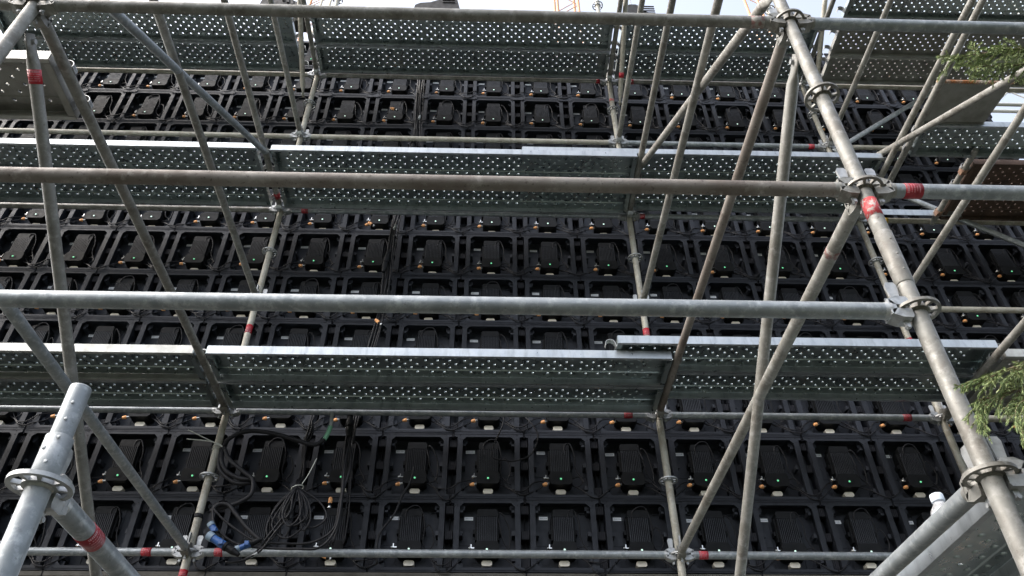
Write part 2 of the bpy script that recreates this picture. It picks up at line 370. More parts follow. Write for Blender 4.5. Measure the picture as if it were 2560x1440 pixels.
for lv in range(6):
    for bi, (xa, xb, txt) in enumerate(bays):
        sts = [((s[0][0], YF, LV(lv)),) + tuple(s[1:]) for s in st_far.get((lv, bi), [])]
        beam('ledger', 'slim horizontal ledger, %s, %s' % (lv_txt[lv], txt), 'scaffold tube', (xa, YF, LV(lv)), (xb, YF, LV(lv)), far_mat.get((lv, bi), 'galv_beige'), GF, stickers=sts)
# foreground ledgers
beam('ledger', 'uppermost thick foreground tube, middle bay, dark brown underside', 'scaffold tube', (X0, YN, LV(1, 1)), (X1, YN, LV(1, 1)), 'galv_old', GN, 40, hm='old', stickers=[((1.05, YN, 0), .055, 'red_faint', False)])
beam('ledger', 'uppermost thick foreground tube stub left of the corner post', 'scaffold tube', (XL, YN, LV(1, 1)), (X0, YN, LV(1, 1)), 'galv_old', GN, 40, hm='old')
beam('ledger', 'uppermost greenish foreground tube right of the thick post', 'scaffold tube', (X1, YN, LV(1, 1)), (X2, YN, LV(1, 1)), 'galv', GN, 40, hm='old')
beam('ledger', 'rust brown foreground tube crossing the middle of the planks', 'scaffold tube', (X0, YN, LV(0, 1)), (X1, YN, LV(0, 1)), 'rusty', GN, 40, hm='old')
beam('ledger', 'foreground tube with printed red band right of the thick post', 'scaffold tube', (X1, YN, LV(0, 1)), (X2, YN, LV(0, 1)), 'galv', GN, 40, hm='old', stickers=[((1.338, YN, LV(0, 1)), .058)])
beam('ledger', 'lowest full width foreground tube, bright silver top, ending at a rosette', 'scaffold tube', (X0, YN, LV(-.5, 1)), (X1, YN, LV(-.5, 1)), 'galv', GN, 40)
beam('ledger', 'low foreground tube leaving the lower right corner past the rosette', 'scaffold tube', (X1, YN, LV(-1, 1)), (X2, YN, LV(-1, 1)), 'galv', GN, 40)
# ------------------------------------------------------------------ transoms front to back
tm = {(0, 0): 'galv', (0, 1): 'galv_old', (0, 2): 'galv_old', (0, 3): 'galv_old', (0, 4): 'galv_old', (0, 5): 'galv_old',
      (1, 0): 'galv_old', (1, 1): 'rusty', (1, 2): 'galv_old', (1, 3): 'galv_old', (1, 4): 'galv_old', (1, 5): 'galv_old'}
postn = {0: 'left', 1: 'right', 2: 'outer right'}
for xi, xx in ((0, X0), (1, X1), (2, X2)):
    for lv in range(-1, 6):
        if lv == -1 and xi != 1: continue
        if xi == 2 and lv == 0: continue
        txt = 'slanting cross tube at the %s far post, %s' % (postn[xi], lv_txt.get(lv, 'below the lowest ledger, beside the bottle'))
        if (xi, lv) == (1, 1): txt = 'rust brown slanting cross tube between right far post and thick post'
        sts = {(0, 3): [((X0, 4.53, LV(3)), .06, 'red', False)], (1, 0): [((X1, 1.95, LV(0)), .035, 'red_faint', False)]}.get((xi, lv), [])
        za = LV(lv); zb = LV(lv, 1); 
        beam('transom', txt, 'scaffold tube', (xx, YN, zb + .0), (xx, YF, za), tm.get((xi, lv), 'galv_old' if lv > 0 else 'galv'), GT, 30 if lv <= 1 else 18, hm='old' if lv < 2 else 'galv', stickers=sts)
beam('transom', 'second cross tube lying tight beside the outer right one', 'scaffold tube', (X2 + .10, 1.8, LV(3)), (X2 + .10, YF - .12, LV(3)), 'galv_old', GT, heads=False)
beam('transom', 'close cross tube with crimson band below the short corner post', 'scaffold tube', (-.878, 1.45, .735), (-.878, 4.6, .76), 'galv', GT, 40, stickers=[((-.878, 1.70, .74), .058)])
beam('hanger_tube', 'short tube with rusty clamps at the end of the rusted planks', 'scaffold tube', (3.84, 3.90, 4.93), (3.84, 4.72, 4.93), 'galv_old', None, heads=False)
# ------------------------------------------------------------------ diagonal braces
brace('steep brace with dark red printed band hanging from the upper left node', (X0 + .0, 1.715, 2.765), (X0, 4.63, .74), 'galv_old', stickers=[((X0, 1.84, 2.66), .055)])
brace('steep grey brace right of centre meeting the long slanted tube', (X1 + .0, 1.70, 2.72), (X1, 4.63, .72), 'galv_old')
brace('brace sloping from the top left corner down to a plank corner', (X0, 1.74, 3.255), (X0, 4.62, 5.33), 'galv', stickers=[((X0, 1.955, 3.41), .05, 'red', False)])
brace('brace sloping from the top right of centre down to the plank edge', (X1 + .03, 1.72, 3.23), (X1 + .03, 4.62, 5.30), 'galv_old')
brace('brace running from the right edge in front of the plain grey panel', (X2, 1.74, 3.47), (X2, 4.62, 5.45), 'galv_old')
brace('pale brace behind the paired cross tubes', (3.22, YF - .03, 5.845), (5.9, YF - .03, 7.9), 'galv', side=(0, 1, 0))
brace('thin greenish brace at the right edge under the rusted planks', (3.25, YF - .04, 5.52), (5.9, YF - .04, 3.62), 'galv', side=(0, 1, 0))
brace('pale brace with flattened foot on the left far post, reaching the sky', (X0 - .05, 1.76, 8.57), (X0 - .05, 4.63, 6.45), 'galv_beige')
brace('pale brace with red band and flattened foot on the right far post', (X1 + .055, 1.76, 8.30), (X1 + .055, 4.64, 6.44), 'galv_beige', stickers=[((X1 + .055, 4.40, 6.6), .05, 'red', False)])
brace('pale brace with flattened foot left of the old grey planks', (X2, 1.76, 8.60), (X2, 4.62, 6.53), 'galv_beige')

# ------------------------------------------------------------------ planks
def deck_profile_z(y):
    return 0.0
def plank_meshes(L, mt, mr, W=.308, H=.058, holes=True):
    top = MB(); g_ = .019; cw = .0385
    ng = int((L - .10) / .25); xs = [0.0]; kind = [False]
    x = (L - ng * .25) / 2; xs.append(x); 
    cells = [('p', 0, x)]
    for q in range(ng):
        for k in range(6): cells.append((k, x, x + cw)); x += cw
        cells.append(('p', x, x + g_)); x += g_
    cells.append(('p', x, L))
    rows = [(0, .004, 'p', 0, 0), (.004, .026, 'p', 0, 0), (.026, .032, 'p', 0, -.004)]
    y = .032
    for k in range(5):
        rows.append((y, y + .038, k, -.004 if k == 0 else 0, -.004 if k == 0 else 0)); y += .038
        if k == 0: rows.append((y, y + .004, 'p', -.004, 0)); y += .004
    rows.append((y, y + .004, 'p', 0, -.005)); y += .004
    rows.append((y, y + .036, 5, -.005, -.005)); y += .036
    rows.append((y, y + .006, 'p', -.005, 0)); y += .006
    rows.append((y, W, 'p', 0, 0))
    if not holes: rows = [(0, W, 'p', 0, 0)]
    for (ya, yb, rk, za, zb) in rows:
        if rk == 'p':
            top.add([(0, ya, za), (L, ya, za), (L, yb, zb), (0, yb, zb)], [(0, 1, 2, 3)]); continue
        for (ck, xa, xb) in cells:
            if ck == 'p' or (ck + rk) % 2:
                top.add([(xa, ya, za), (xb, ya, za), (xb, yb, zb), (xa, yb, zb)], [(0, 1, 2, 3)]); continue
            cx, cy = (xa + xb) / 2, (ya + yb) / 2
            out = [(xa, ya), (cx, ya), (xb, ya), (xb, cy), (xb, yb), (cx, yb), (xa, yb), (xa, cy)]
            ang = [math.radians(225 + 45 * i) for i in range(8)]
            r1 = [(cx + .0125 * math.cos(a), cy + .0125 * math.sin(a), za) for a in ang]
            r2 = [(cx + .0090 * math.cos(a), cy + .0090 * math.sin(a), za + .002) for a in ang]
            r3 = [(cx + .0086 * math.cos(a), cy + .0086 * math.sin(a), za + .0105) for a in ang]
            v = [(a, b_, za) for a, b_ in out] + r1
            top.add(v, [(i, (i + 1) % 8, (i + 1) % 8 + 8, i + 8) for i in range(8)])
            top.add(r1 + r2 + r3, [(i, (i + 1) % 8, (i + 1) % 8 + 8, i + 8) for i in range(8)] + [(i + 8, (i + 1) % 8 + 8, (i + 1) % 8 + 16, i + 16) for i in range(8)], 0, True)
    rails = []
    for s_ in (0, 1):
        r = MB(); yo = 0 if s_ == 0 else W; d = 1 if s_ == 0 else -1
        pf = [(-.0015, .001), (-.0015, -H), (.017, -H - .0015), (.019, -H + .012), (.0175, -H + .012), (.0155, -H + .0005), (.0005, -H + .0015), (.0005, -.0008)]
        v = [(xx, yo + d * a, zz) for xx in (0.002, L - .002) for a, zz in pf]; n = len(pf)
        r.add(v, [(i, i + n, (i + 1) % n + n, (i + 1) % n) for i in range(n)] + [tuple(range(n)), tuple(range(n, 2 * n))])
        rails.append(r.mesh('side_rail', [mr]))
    ends = []
    for e in (0, 1):
        xx = 0 if e == 0 else L; d = -1 if e == 0 else 1
        c = MB(); c.box(xx - .0015, xx + .0015, .003, W - .003, -H, -.002); c.box(min(xx, xx - d * .03), max(xx, xx - d * .03), .021, W - .021, -H - .001, -H + .001)
        ends.append(c.mesh('end_plate', [mt]))
        hk = []
        for yy in (.045, W - .085):
            h = MB(); pts = []
            for k in range(9):
                a = math.pi * (1.0 - k / 8 * 1.12)
                pts.append((xx + d * (.040 + .033 * math.cos(a)), -.026 + .033 * math.sin(a)))
            pts = [(xx + d * .0015, -.05)] + pts
            for k in range(len(pts) - 1):
                (a0, b0), (a1, b1) = pts[k], pts[k + 1]
                nx, nz = -(b1 - b0), (a1 - a0); l = math.hypot(nx, nz) or 1; nx, nz = nx / l * .003, nz / l * .003
                h.add([(a0, yy, b0), (a1, yy, b1), (a1 + nx, yy, b1 + nz), (a0 + nx, yy, b0 + nz), (a0, yy + .04, b0), (a1, yy + .04, b1), (a1 + nx, yy + .04, b1 + nz), (a0 + nx, yy + .04, b0 + nz)],
                      [(0, 1, 2, 3), (4, 7, 6, 5), (0, 4, 5, 1), (1, 5, 6, 2), (2, 6, 7, 3), (3, 7, 4, 0)])
            hk.append(h.mesh('hook', [M['cast']]))
        ends.append(hk)
    return top.mesh('deck_sheet', [mt]), rails, ends
PK = {}
jp = random.Random(77)
def plank(label, x, y, z, L, kind='new', group='perforated steel planks', hooks=True, rz=0.0, holes=True, tilt=0):
    if rz == 0: rz = jp.uniform(-.0015, .0015); tilt = jp.uniform(-.012, .012)
    key = (round(L, 2), kind, holes)
    if key not in PK:
        mt, mr = {'new': ('deck', 'deck_rail'), 'old': ('deck_old', 'deck_rail_old'), 'rust': ('deck_rust', 'deck_rust'), 'mid': ('deck', 'deck_rail_old')}[kind]
        PK[key] = plank_meshes(L, M[mt], M[mr], holes=holes)
    tp, rails, ends = PK[key]
    t = thing('steel_plank', label, 'scaffold plank', (x, y, z), group); t.rotation_euler = (tilt, 0, rz)
    place('deck_sheet', tp, t)
    for r in rails: place('side_rail', r, t)
    for i in (0, 2):
        place('end_plate', ends[i], t)
        if hooks:
            for h in ends[i + 1]: place('hook', h, t)
    return t
LM = 2.90
zt = LV(1) + .026
plank('near plank of the lowest deck, left bay, stained pale edge', XL + .05, 3.995, zt, LM, 'mid')
plank('rear plank of the lowest deck, left bay', XL + .05, 4.315, zt, LM, 'new')
plank('near plank of the lowest deck, middle bay, long white edge', X0 + .045, 3.998, zt, LM, 'new')
plank('rear plank of the lowest deck, middle bay, just above the ledger', X0 + .045, 4.318, zt, LM, 'new')
plank('near plank of the lowest deck resting on the middle planks, hooks showing', .80, 3.925, zt + .066, 2.42, 'new')
plank('rear plank of the lowest deck right of centre, overlapping the middle one', .80, 4.245, zt + .066, 2.42, 'new')
plank('lowest deck plank at the right edge behind the lower foliage', X2 + .05, 3.925, zt, LM, 'old')
plank('rear lowest deck plank at the right edge behind the lower foliage', X2 + .05, 4.245, zt, LM, 'old')
zt = LV(3) + .026
plank('near plank of the second deck, left bay, above the rust brown tube', XL + .02, 4.01, zt, LM, 'new')
plank('rear plank of the second deck, left bay, partly behind the rust brown tube', XL + .02, 4.33, zt, LM, 'new')
plank('near plank of the second deck, middle bay, bright edge', X0 + .05, 4.025, zt, LM, 'new')
plank('rear plank of the second deck, middle bay, under the rust brown tube', X0 + .05, 4.345, zt, LM, 'new')
plank('near plank of the second deck lying over the middle bay plank end', .235, 4.045, zt + .066, 2.93, 'new')
plank('rear plank of the second deck right of centre, behind slanted tubes', .235, 4.365, zt + .066, 2.93, 'new')
plank('greenish plank beside the plain grey panel, right edge', 3.33, 3.66, zt, LM, 'new')
plank('rusted brown plank above the red banded tube', 3.88, 4.03, zt, 2.30, 'rust')
plank('rusted brown plank below the red banded tube', 3.88, 4.345, zt, 2.30, 'rust')
b = MB(); b.box(0, .68, 0, .006, -.062, .002); b.box(0, .68, 0, .055, .002, .005)
o = place('toe_strip', b.mesh('toe_strip', [M['deck_rail']]), None, (3.36, 4.60, zt)); tag(o, 'short bright steel strip above the yellow taped ledger', 'steel strip')
zt = LV(5) + .026
plank('near plank of the top deck, left bay, behind the corner node', XL + .02, 4.03, zt, 2.82, 'new')
plank('rear plank of the top deck, left bay, above the upper cabinets', XL + .02, 4.345, zt, 2.82, 'new')
plank('near plank of the top deck, middle bay, under the uppermost tube', X0 + .045, 4.035, zt, LM, 'new')
plank('rear plank of the top deck, middle bay, above the highest ledger', X0 + .045, 4.35, zt, LM, 'new')
plank('near plank of the top deck right of centre, behind the slanted tubes', X1 + .05, 4.03, zt, 1.91, 'new')
plank('rear plank of the top deck right of centre, above slanted tubes', X1 + .05, 4.345, zt, 1.91, 'new')
plank('old grey plank with dark holes, lowest of the upper right stack', 3.36, 4.34, zt, LM, 'old')
plank('old grey plank with rust brown left end, second from the ledger', 3.35, 4.025, zt, LM, 'old')
plank('large holed plank at the very top right corner, nearer row', 3.34, 3.61, zt, LM, 'new')
plank('topmost plank leaving the frame in the upper right corner', 3.34, 3.29, zt, LM, 'new')
# close plank at upper left, hooked on the near cross tube
plank('close plank with large dimpled holes hooked on the upper left cross tube', X0 - .045 - LM, 1.90, LV(1, 1) + .048, LM, 'old')
# lower right planks
for k, txt in enumerate(('closest dark plank in the lower right corner, bottle on it', 'dark plank leaving the lower right corner behind the rosette')):
    plank(txt, 1.252 + .308 + .312 * k, 1.71, .926, 2.9, 'new', rz=math.pi / 2, hooks=False)
# plain grey hatch panel
t = thing('hatch_panel', 'plain grey steel panel with rusty rolled front edge, right side', 'steel panel', (3.27, 3.30, 4.945))
b = MB(); b.add([(0, 0, 0), (.56, 0, 0), (.52, .35, 0), (0, .35, 0), (0, 0, .02), (.56, 0, .02), (.52, .35, .02), (0, .35, .02)], [(3, 2, 1, 0), (4, 5, 6, 7), (0, 1, 5, 4), (1, 2, 6, 5), (2, 3, 7, 6), (3, 0, 4, 7)])
b.box(0, .52, .353, .39, -.012, .02); place('sheet', b.mesh('sheet', [M['deck_old']]), t)
b = MB(); b.tube((-.005, -.006, .008), (.575, -.006, .008), .012, n=14)
for k in range(26): b.box(.02 + k * .02, .026 + k * .02, -.012, .004, -.008, -.002)
place('rolled_edge', b.mesh('rolled_edge', [mat('rust_streaked_edge', (.42, .36, .30), .6, .2, ((7, (.34, .13, .04), .42, .58),))]), t)
b = MB(); b.box(.001, .02, .01, .34, -.003, -.0008); place('rusty_rim', b.mesh('rusty_rim', [mat('orange_rust', (.28, .12, .045), .8, 0, (20, (.2, .09, .04), .4, .7))]), t)
# rusty clamps of the hanger tube
for k, (yy, lab) in enumerate(((4.12, 'rusty hook clamp on the short tube, upper one'), (4.32, 'rusty hook clamp on the short tube, middle one'), (4.58, 'rusty hook clamp on the short tube, lower one'))):
    b = MB(); b.lathe([(.026, -.022), (.032, -.020), (.032, .020), (.026, .022)], 12, 0, Matrix.Rotation(math.radians(90), 4, 'X')); b.box(-.034, -.02, -.02, .02, -.04, .01)
    o = place('hook_clamp', b.mesh('hook_clamp', [mat('rusty_clamp_%d' % k, (.30, .19, .13), .7, .2, (30, (.16, .08, .05), .4, .7))]), None, (3.84, yy, 4.93)); tag(o, lab, 'clamp', 'rusty clamps on the hanger tube')

# ------------------------------------------------------------------ LED cabinets
YB = 5.03
def fr_mesh():
    b = MB(); ox, wx, iz, it, ix = .219, .2425, .030, .468, .183
    c = .026; y0, y1 = -.105, -.093
    O = [(-wx, .0015), (wx, .0015), (wx, .026), (ox, .032), (ox, .466), (wx, .472), (wx, .4985), (-wx, .4985), (-wx, .472), (-ox, .466), (-ox, .032), (-wx, .026)]
    I = [(-ix + c, iz), (ix - c, iz), (ix, iz + c), (ix, it - c), (ix - c, it), (-ix + c, it), (-ix, it - c), (-ix, iz + c)]
    def ring(y): return [(x, y, z) for x, z in O] + [(x, y, z) for x, z in I]
    fa = [(0, 1, 13, 12), (1, 2, 3, 13), (3, 14, 13), (3, 4, 15, 14), (4, 16, 15), (4, 5, 6, 16), (6, 7, 17, 16), (7, 8, 9, 17), (9, 18, 17), (9, 10, 19, 18), (10, 12, 19), (10, 11, 0, 12)]
    b.add(ring(y0), fa); b.add(ring(y1), [f[::-1] for f in fa])
    for P in (O, I):
        n = len(P); b.add([(x, y, z) for y in (y0, y1) for x, z in P], [(i, (i + 1) % n, (i + 1) % n + n, i + n) for i in range(n)])
    for s in (-1, 1):
        b.box(min(s * ox, s * (ox - .008)), max(s * ox, s * (ox - .008)), y1 + .0002, 0, .003, .497)
    b.box(-ox + .008, ox - .008, y1 + .0002, 0, .003, .010); b.box(-ox + .008, ox - .008, y1 + .0002, 0, .490, .497)
    b.box(-wx + .002, wx - .002, y0 - .0018, y0 - .0002, .010, .0125, 1); b.box(-wx + .002, wx - .002, y0 - .0018, y0 - .0002, .4880, .4905, 1)
    for s in (-1, 1):
        for z0_, z1_ in ((.036, .07), (.43, .464)):
            b.box(min(s * .150, s * .183), max(s * .150, s * .183), -.075, -.067, z0_, z1_)
        for z in (.018, .048, .452, .482): b.tube((s * .2, y0 - .0012, z), (s * .2, y0 - .0001, z), .0042, n=8, mi=1)
    return b.mesh('frame', [M['black_frame'], M['mesh_dark']])
def back_mesh():
    b = MB(); b.box(-.2492, .2492, 0, .028, .0015, .4985)
    b.box(-.095, -.089, -.004, 0, .04, .46); b.box(.089, .095, -.004, 0, .04, .46)
    b.box(-.18, .18, -.003, 0, .215, .222)
    for s in (-1, 1):
        for z in (.10, .27, .43): b.box(s * .172 - .010, s * .172 + .010, -.075, 0, z - .016, z + .014)
    for x, z in ((-.14, .44), (.14, .44), (-.15, .06), (.15, .06)): b.box(x - .02, x + .02, -.01, 0, z - .004, z + .004)
    return b.mesh('back_panel', [M['black']])
def lock_mesh():
    b = MB()
    for z0_, z1_, n in ((.036, .10, 4), (.225, .285, 3), (.40, .462, 4)):
        b.box(.2245, .2755, -.075, -.001, z0_, z1_)
        for k in range(4): b.box(.227 + k * .0125, .236 + k * .0125, -.079, -.0752, z0_ + .004, z1_ - .004, 1)
    b.box(.2455, .2545, -.1, -.062, -.035, .035)
    b.box(.2475, .2525, -.04, -.001, .10, .40)
    return b.mesh('lock_block', [M['mesh_dark'], M['mesh_mid']])
def joint_mesh():
    b = MB(); b.prism([(.185, .47), (.315, .47), (.325, .48), (.325, .52), (.315, .53), (.185, .53), (.175, .52), (.175, .48)], -.1125, -.1075)
    for x in (.19, .31):
        for z in (.482, .518): b.tube((x, -.1145, z), (x, -.1126, z), .006, n=8, mi=1)
    return b.mesh('joint_plate', [M['black_frame'], M['mesh_dark']])
def box_mesh():
    b = MB()
    def slab(poly, y0, y1): b.prism(poly, y0, y1)
    slab([(-.068, .382), (.068, .382), (.068, .421), (.059, .432), (-.059, .432), (-.068, .421)], -.088, -.0)
    slab([(-.068, .206), (.068, .206), (.068, .3815), (-.068, .3815)], -.078, -.0)
    slab([(-.062, .110), (.062, .110), (.079, .128), (.079, .180), (.068, .2055), (-.068, .2055), (-.079, .180), (-.079, .128)], -.104, -.0)
    b.box(-.080, -.0685, -.060, 0, .23, .39); b.box(.0685, .080, -.060, 0, .23, .39)
    b.box(-.094, -.0805, -.052, 0, .275, .305); b.box(.0805, .094, -.052, 0, .275, .305)
    b.box(-.020, .020, -.1055, -.104, .133, .135); b.box(-.0225, -.0205, -.1055, -.104, .133, .163); b.box(.0205, .0225, -.1055, -.104, .133, .163)
    return b.mesh('power_box', [M['black_box']])
def sink_mesh():
    b = MB(); n = 11
    for k in range(n):
        x = -.062 + k * .124 / (n - 1); b.box(x - .0032, x + .0032, -.091, -.0775, .209, .379)
    return b.mesh('heat_sink', [M['heatsink']])
def light_mesh(m_):
    b = MB(); b.lathe([(.0068, 0), (.0068, .0022), (.005, .0035), (.0005, .004)], 12, 0, Matrix.Translation((0, -.104, .1495)) @ Matrix.Rotation(math.radians(90), 4, 'X'))
    return b.mesh('status_light', [m_])
def label_mesh():
    b = MB(); b.box(-.161, -.096, -.0018, -.0002, .390, .414)
    for k, (x, ww) in enumerate(((-.153, .009), (-.142, .006), (-.134, .004), (-.126, .006), (-.117, .011))): b.box(x, x + ww, -.0024, -.0019, .399, .406, 1)
    return b.mesh('label', [M['label'], M['label_ink']])
def plate_mesh():
    b = MB(); c = .009
    b.prism([(-.034 + c, .064), (.034 - c, .064), (.034, .064 + c), (.034, .100 - c), (.034 - c, .100), (-.034 + c, .100), (-.034, .100 - c), (-.034, .064 + c)], -.045, -.0005)
    return b.mesh('cream_plate', [M['cream']])
def plug_mesh():
    b = MB(); a = Vector((-.080, -.070, .128)); d = Vector((-.80, -.20, -.28)).normalized()
    b.tube(a, a + d * .016, .0075, n=12, mi=1); b.tube(a + d * .015, a + d * .020, .010, n=14, mi=1)
    b.tube(a + d * .020, a + d * .032, .0135, .0135, n=14, mi=0); b.tube(a + d * .032, a + d * .048, .0135, .0085, n=14, mi=0)
    return b.mesh('orange_plug', [M['orange'], M['silver']])
def plug2_mesh():
    b = MB(); b.box(-.098, -.0795, -.080, -.062, .166, .173); b.box(-.103, -.097, -.088, -.058, .163, .190); b.tube((-.103, -.073, .173), (-.117, -.076, .168), .008, n=10)
    return b.mesh('silver_plug', [M['silver']])
def cable_mesh(kind):
    out = []
    class B_:
        def sweep(q, P, *k):
            m_ = MB(); m_.sweep([(x, y - (.016 if abs(x) > .16 and y < -.09 else .028), z + .024) for x, y, z in P], *k); out.append(m_.mesh('cable', [M['rubber']]))
    b = B_(); r = random.Random(kind * 13 + 5); j = lambda a: r.uniform(-a, a)
    s1 = r.uniform(.0, .045); s2 = r.uniform(-.01, .03)
    # from own orange plug left across the frames to the neighbour's box
    b.sweep([(-.122, -.045, .089), (-.16, -.06, .062 + j(.01)), (-.215, -.098, .018 - s1 * .5), (-.26, -.10, .0 - s1), (-.31, -.098, .015 - s1), (-.36, -.06, .06 + j(.01)), (-.425, -.03, .105)], .0048, 7, 5)
    b.sweep([(-.118, -.034, .130), (-.15, -.05, .118), (-.20, -.096, .075 + j(.01)), (-.25, -.102, .045 - s2), (-.31, -.10, .04 - s2), (-.37, -.05, .085 + j(.02)), (-.42, -.03, .14)], .0042, 7, 5)
    # slack looped at the right of the box
    if kind % 3 == 0:
        b.sweep([(.072, -.03, .36 + j(.02)), (.085, -.055, .385 + j(.01)), (.12, -.05, .34), (.15, -.04, .22 + j(.03)), (.14, -.035, .13), (.08, -.03, .115)], .0050, 7, 6)
        b.sweep([(.060, -.05, .38), (.082, -.06, .30), (.10, -.045, .2 + j(.03)), (.135, -.04, .14), (.155, -.05, .10)], .0042, 7, 6)
    elif kind % 3 == 1:
        b.sweep([(.03, -.055, .33), (.04, -.062, .392), (.075, -.06, .395 + j(.01)), (.105, -.05, .32), (.11, -.04, .22), (.15, -.045, .14), (.16, -.05, .11)], .0046, 7, 6)
        b.sweep([(.08, -.03, .15), (.13, -.04, .16), (.15, -.04, .115), (.11, -.035, .085), (.08, -.03, .10)], .0042, 7, 6)
    else:
        b.sweep([(-.03, -.055, .30), (-.035, -.065, .385), (.01, -.07, .425), (.06, -.065, .41 + j(.01)), (.09, -.05, .30), (.085, -.04, .18), (.12, -.04, .12), (.155, -.05, .09)], .0046, 7, 6)
        b.sweep([(.075, -.035, .25), (.12, -.045, .29 + j(.02)), (.155, -.04, .2), (.12, -.035, .12), (.08, -.03, .12)], .0044, 7, 6)
    return out
ME = dict(frame=fr_mesh(), joint_plate=joint_mesh(), back_panel=back_mesh(), lock_block=lock_mesh(), power_box=box_mesh(), heat_sink=sink_mesh(),
          label=label_mesh(), cream_plate=plate_mesh(), orange_plug=plug_mesh(), silver_plug=plug2_mesh())
LG, LW = light_mesh(M['led']), light_mesh(M['ledw'])
CB = [cable_mesh(k) for k in range(9)]
ordn = ['', 'first', 'second', 'third', 'fourth', 'fifth', 'sixth', 'seventh', 'eighth', 'ninth', 'tenth', 'eleventh', 'twelfth', 'thirteenth']
ZB = 1.914
jr = random.Random(21)
def cabinet(col, row):
    rt = 'lowest row' if row == 0 else ('top row' if row == 11 else '%s row from the bottom' % ordn[row + 1])
    k = col + 2 if col >= -1 else -1 - col
    lab = 'black LED cabinet, %s, %s column %s of the cable bundle' % (rt, ordn[k], 'right' if col >= -1 else 'left')
    t = thing('display_cabinet', lab, 'LED cabinet', (.5 * col, YB, ZB + .5 * row), 'cabinets of the LED wall')
    for nm in ('frame', 'back_panel', 'lock_block', 'cream_plate', 'label', 'orange_plug', 'silver_plug') + (('joint_plate',) if row in (7, 9) and col < 10 else ()):
        c_ = place(nm, ME[nm], t)
        if nm in ('label', 'orange_plug', 'silver_plug'): c_.location = (jr.uniform(-.005, .005), 0, jr.uniform(-.005, .005))
        if nm == 'label': c_.rotation_euler = (0, jr.uniform(-.015, .015), 0)
    t.rotation_euler = (0, jr.uniform(-.004, .004), jr.uniform(-.006, .006)); t.location.y += jr.uniform(-.003, .003)
    bx = place('power_box', ME['power_box'], t)
    place('heat_sink', ME['heat_sink'], bx); place('status_light', LW if row in (0, 2, 6, 8, 9, 10) else LG, bx)
    for nm, me in zip(('power_cable', 'data_cable', 'cable_loop', 'cable_loop'), CB[(col * 7 + row * 5 + (col * row) % 3) % 9]):
        if nm == 'data_cable' and (col * 5 + row * 3) % 4 == 1: continue
        place(nm, me, t)
for row in range(12):
    for col in range(-10, 11): cabinet(col, row)
# rail that carries the lowest row
b = MB(); b.box(-5.25, 5.25, 4.93, 5.06, ZB - .032, ZB - .003); 
o = place('base_rail', b.mesh('base_rail', [mat('dusty_dark_rail', (.085, .078, .066), .7, .1, (5, (.13, .12, .10), .4, .7))])); tag(o, 'dusty dark rail under the lowest row of cabinets', 'support rail')

# ------------------------------------------------------------------ loose cables
def cable_thing(name, label, cat, parts, group=None):
    base = parts[0][2][0]; t = thing(name, label, cat, base, group)
    for nm, r, pts, m_ in parts:
        b = MB(); b.sweep(pts, r, 9, 7); place(nm, shift(b, base).mesh(nm, [M[m_]]), t)
    return t
BP = [(-.761, 4.8, 7.399), (-.756, 4.8, 7.139), (-.740, 4.8, 6.616), (-.722, 4.8, 5.923), (-.764, 4.8, 5.411), (-.823, 4.8, 4.942), (-.825, 4.8, 4.699), (-.839, 4.8, 4.246), (-.845, 4.8, 3.953), (-.866, 4.8, 3.6), (-.923, 4.8, 3.237), (-.943, 4.8, 2.935), (-.938, 4.8, 2.746), (-.92, 4.8, 2.477), (-.913, 4.8, 2.224), (-.918, 4.8, 2.039)]
rn = random.Random(3); parts = []
for k in range(8):
    dx, dy = rn.uniform(-.032, .032), rn.uniform(-.03, .03); r = rn.choice((.0045, .006, .008)); fan = rn.uniform(-.05, .05)
    parts.append(('cable', r, [(x + dx + rn.uniform(-.014, .014) + fan * max(0, 3.1 - z), y + dy, z) for x, y, z in (BP if k % 3 else BP[:13])], 'rubber'))
bun = cable_thing('cable_bundle', 'thick black cable bundle hanging down the cabinet backs, left of centre', 'cable bundle', parts)
def inline(parent, base, p, q, r=.02):
    p, q = Vector(p), Vector(q); d = (q - p); b = MB()
    b.tube(p, p + d * .3, r * .8, n=14); b.tube(p + d * .28, p + d * .5, r, n=14); b.tube(p + d * .5, p + d * .55, r * 1.15, n=14); b.tube(p + d * .55, p + d * .8, r * .95, n=14); b.tube(p + d * .8, q, r * .9, r * .55, n=14)
    return place('inline_coupler', shift(b, base).mesh('inline_coupler', [M['black_box']]), parent)
b0 = BP[0]
inline(bun, b0, (-.83, 4.74, 4.50), (-.85, 4.74, 4.28), .026); inline(bun, b0, (-.735, 4.74, 6.02), (-.735, 4.74, 5.80), .024)
inline(bun, b0, (-.94, 4.72, 2.93), (-.93, 4.72, 2.76), .026)
for zz, xx in ((4.83, -.80), (5.35, -.75), (6.35, -.70)):
    b = MB(); b.tube((xx, 4.745, zz), (xx - .01, 4.745, zz - .05), .0105, n=12); place('silver_band', shift(b, b0).mesh('silver_band', [M['grey_tape']]), bun)
b = MB(); b.box(-.965, -.925, 4.70, 4.72, 2.965, 3.0); place('blue_clip', shift(b, b0).mesh('blue_clip', [M['blue']]), bun)
b = MB(); b.sweep([(-.70, 4.74, 7.20), (-.685, 4.74, 7.12), (-.69, 4.74, 7.0)], .011, 10, 5); place('green_band', shift(b, b0).mesh('green_band', [M['green_tape']]), bun)
parts = []
BB = [(-1.23, 4.8, 2.997), (-1.232, 4.8, 2.836), (-1.248, 4.8, 2.711), (-1.236, 4.8, 2.532), (-1.225, 4.72, 2.42), (-1.185, 4.56, 2.30)]
for k in range(6): parts.append(('cable', .0065, [(x + rn.uniform(-.02, .02), y + rn.uniform(-.015, .015), z) for x, y, z in BB], 'rubber'))
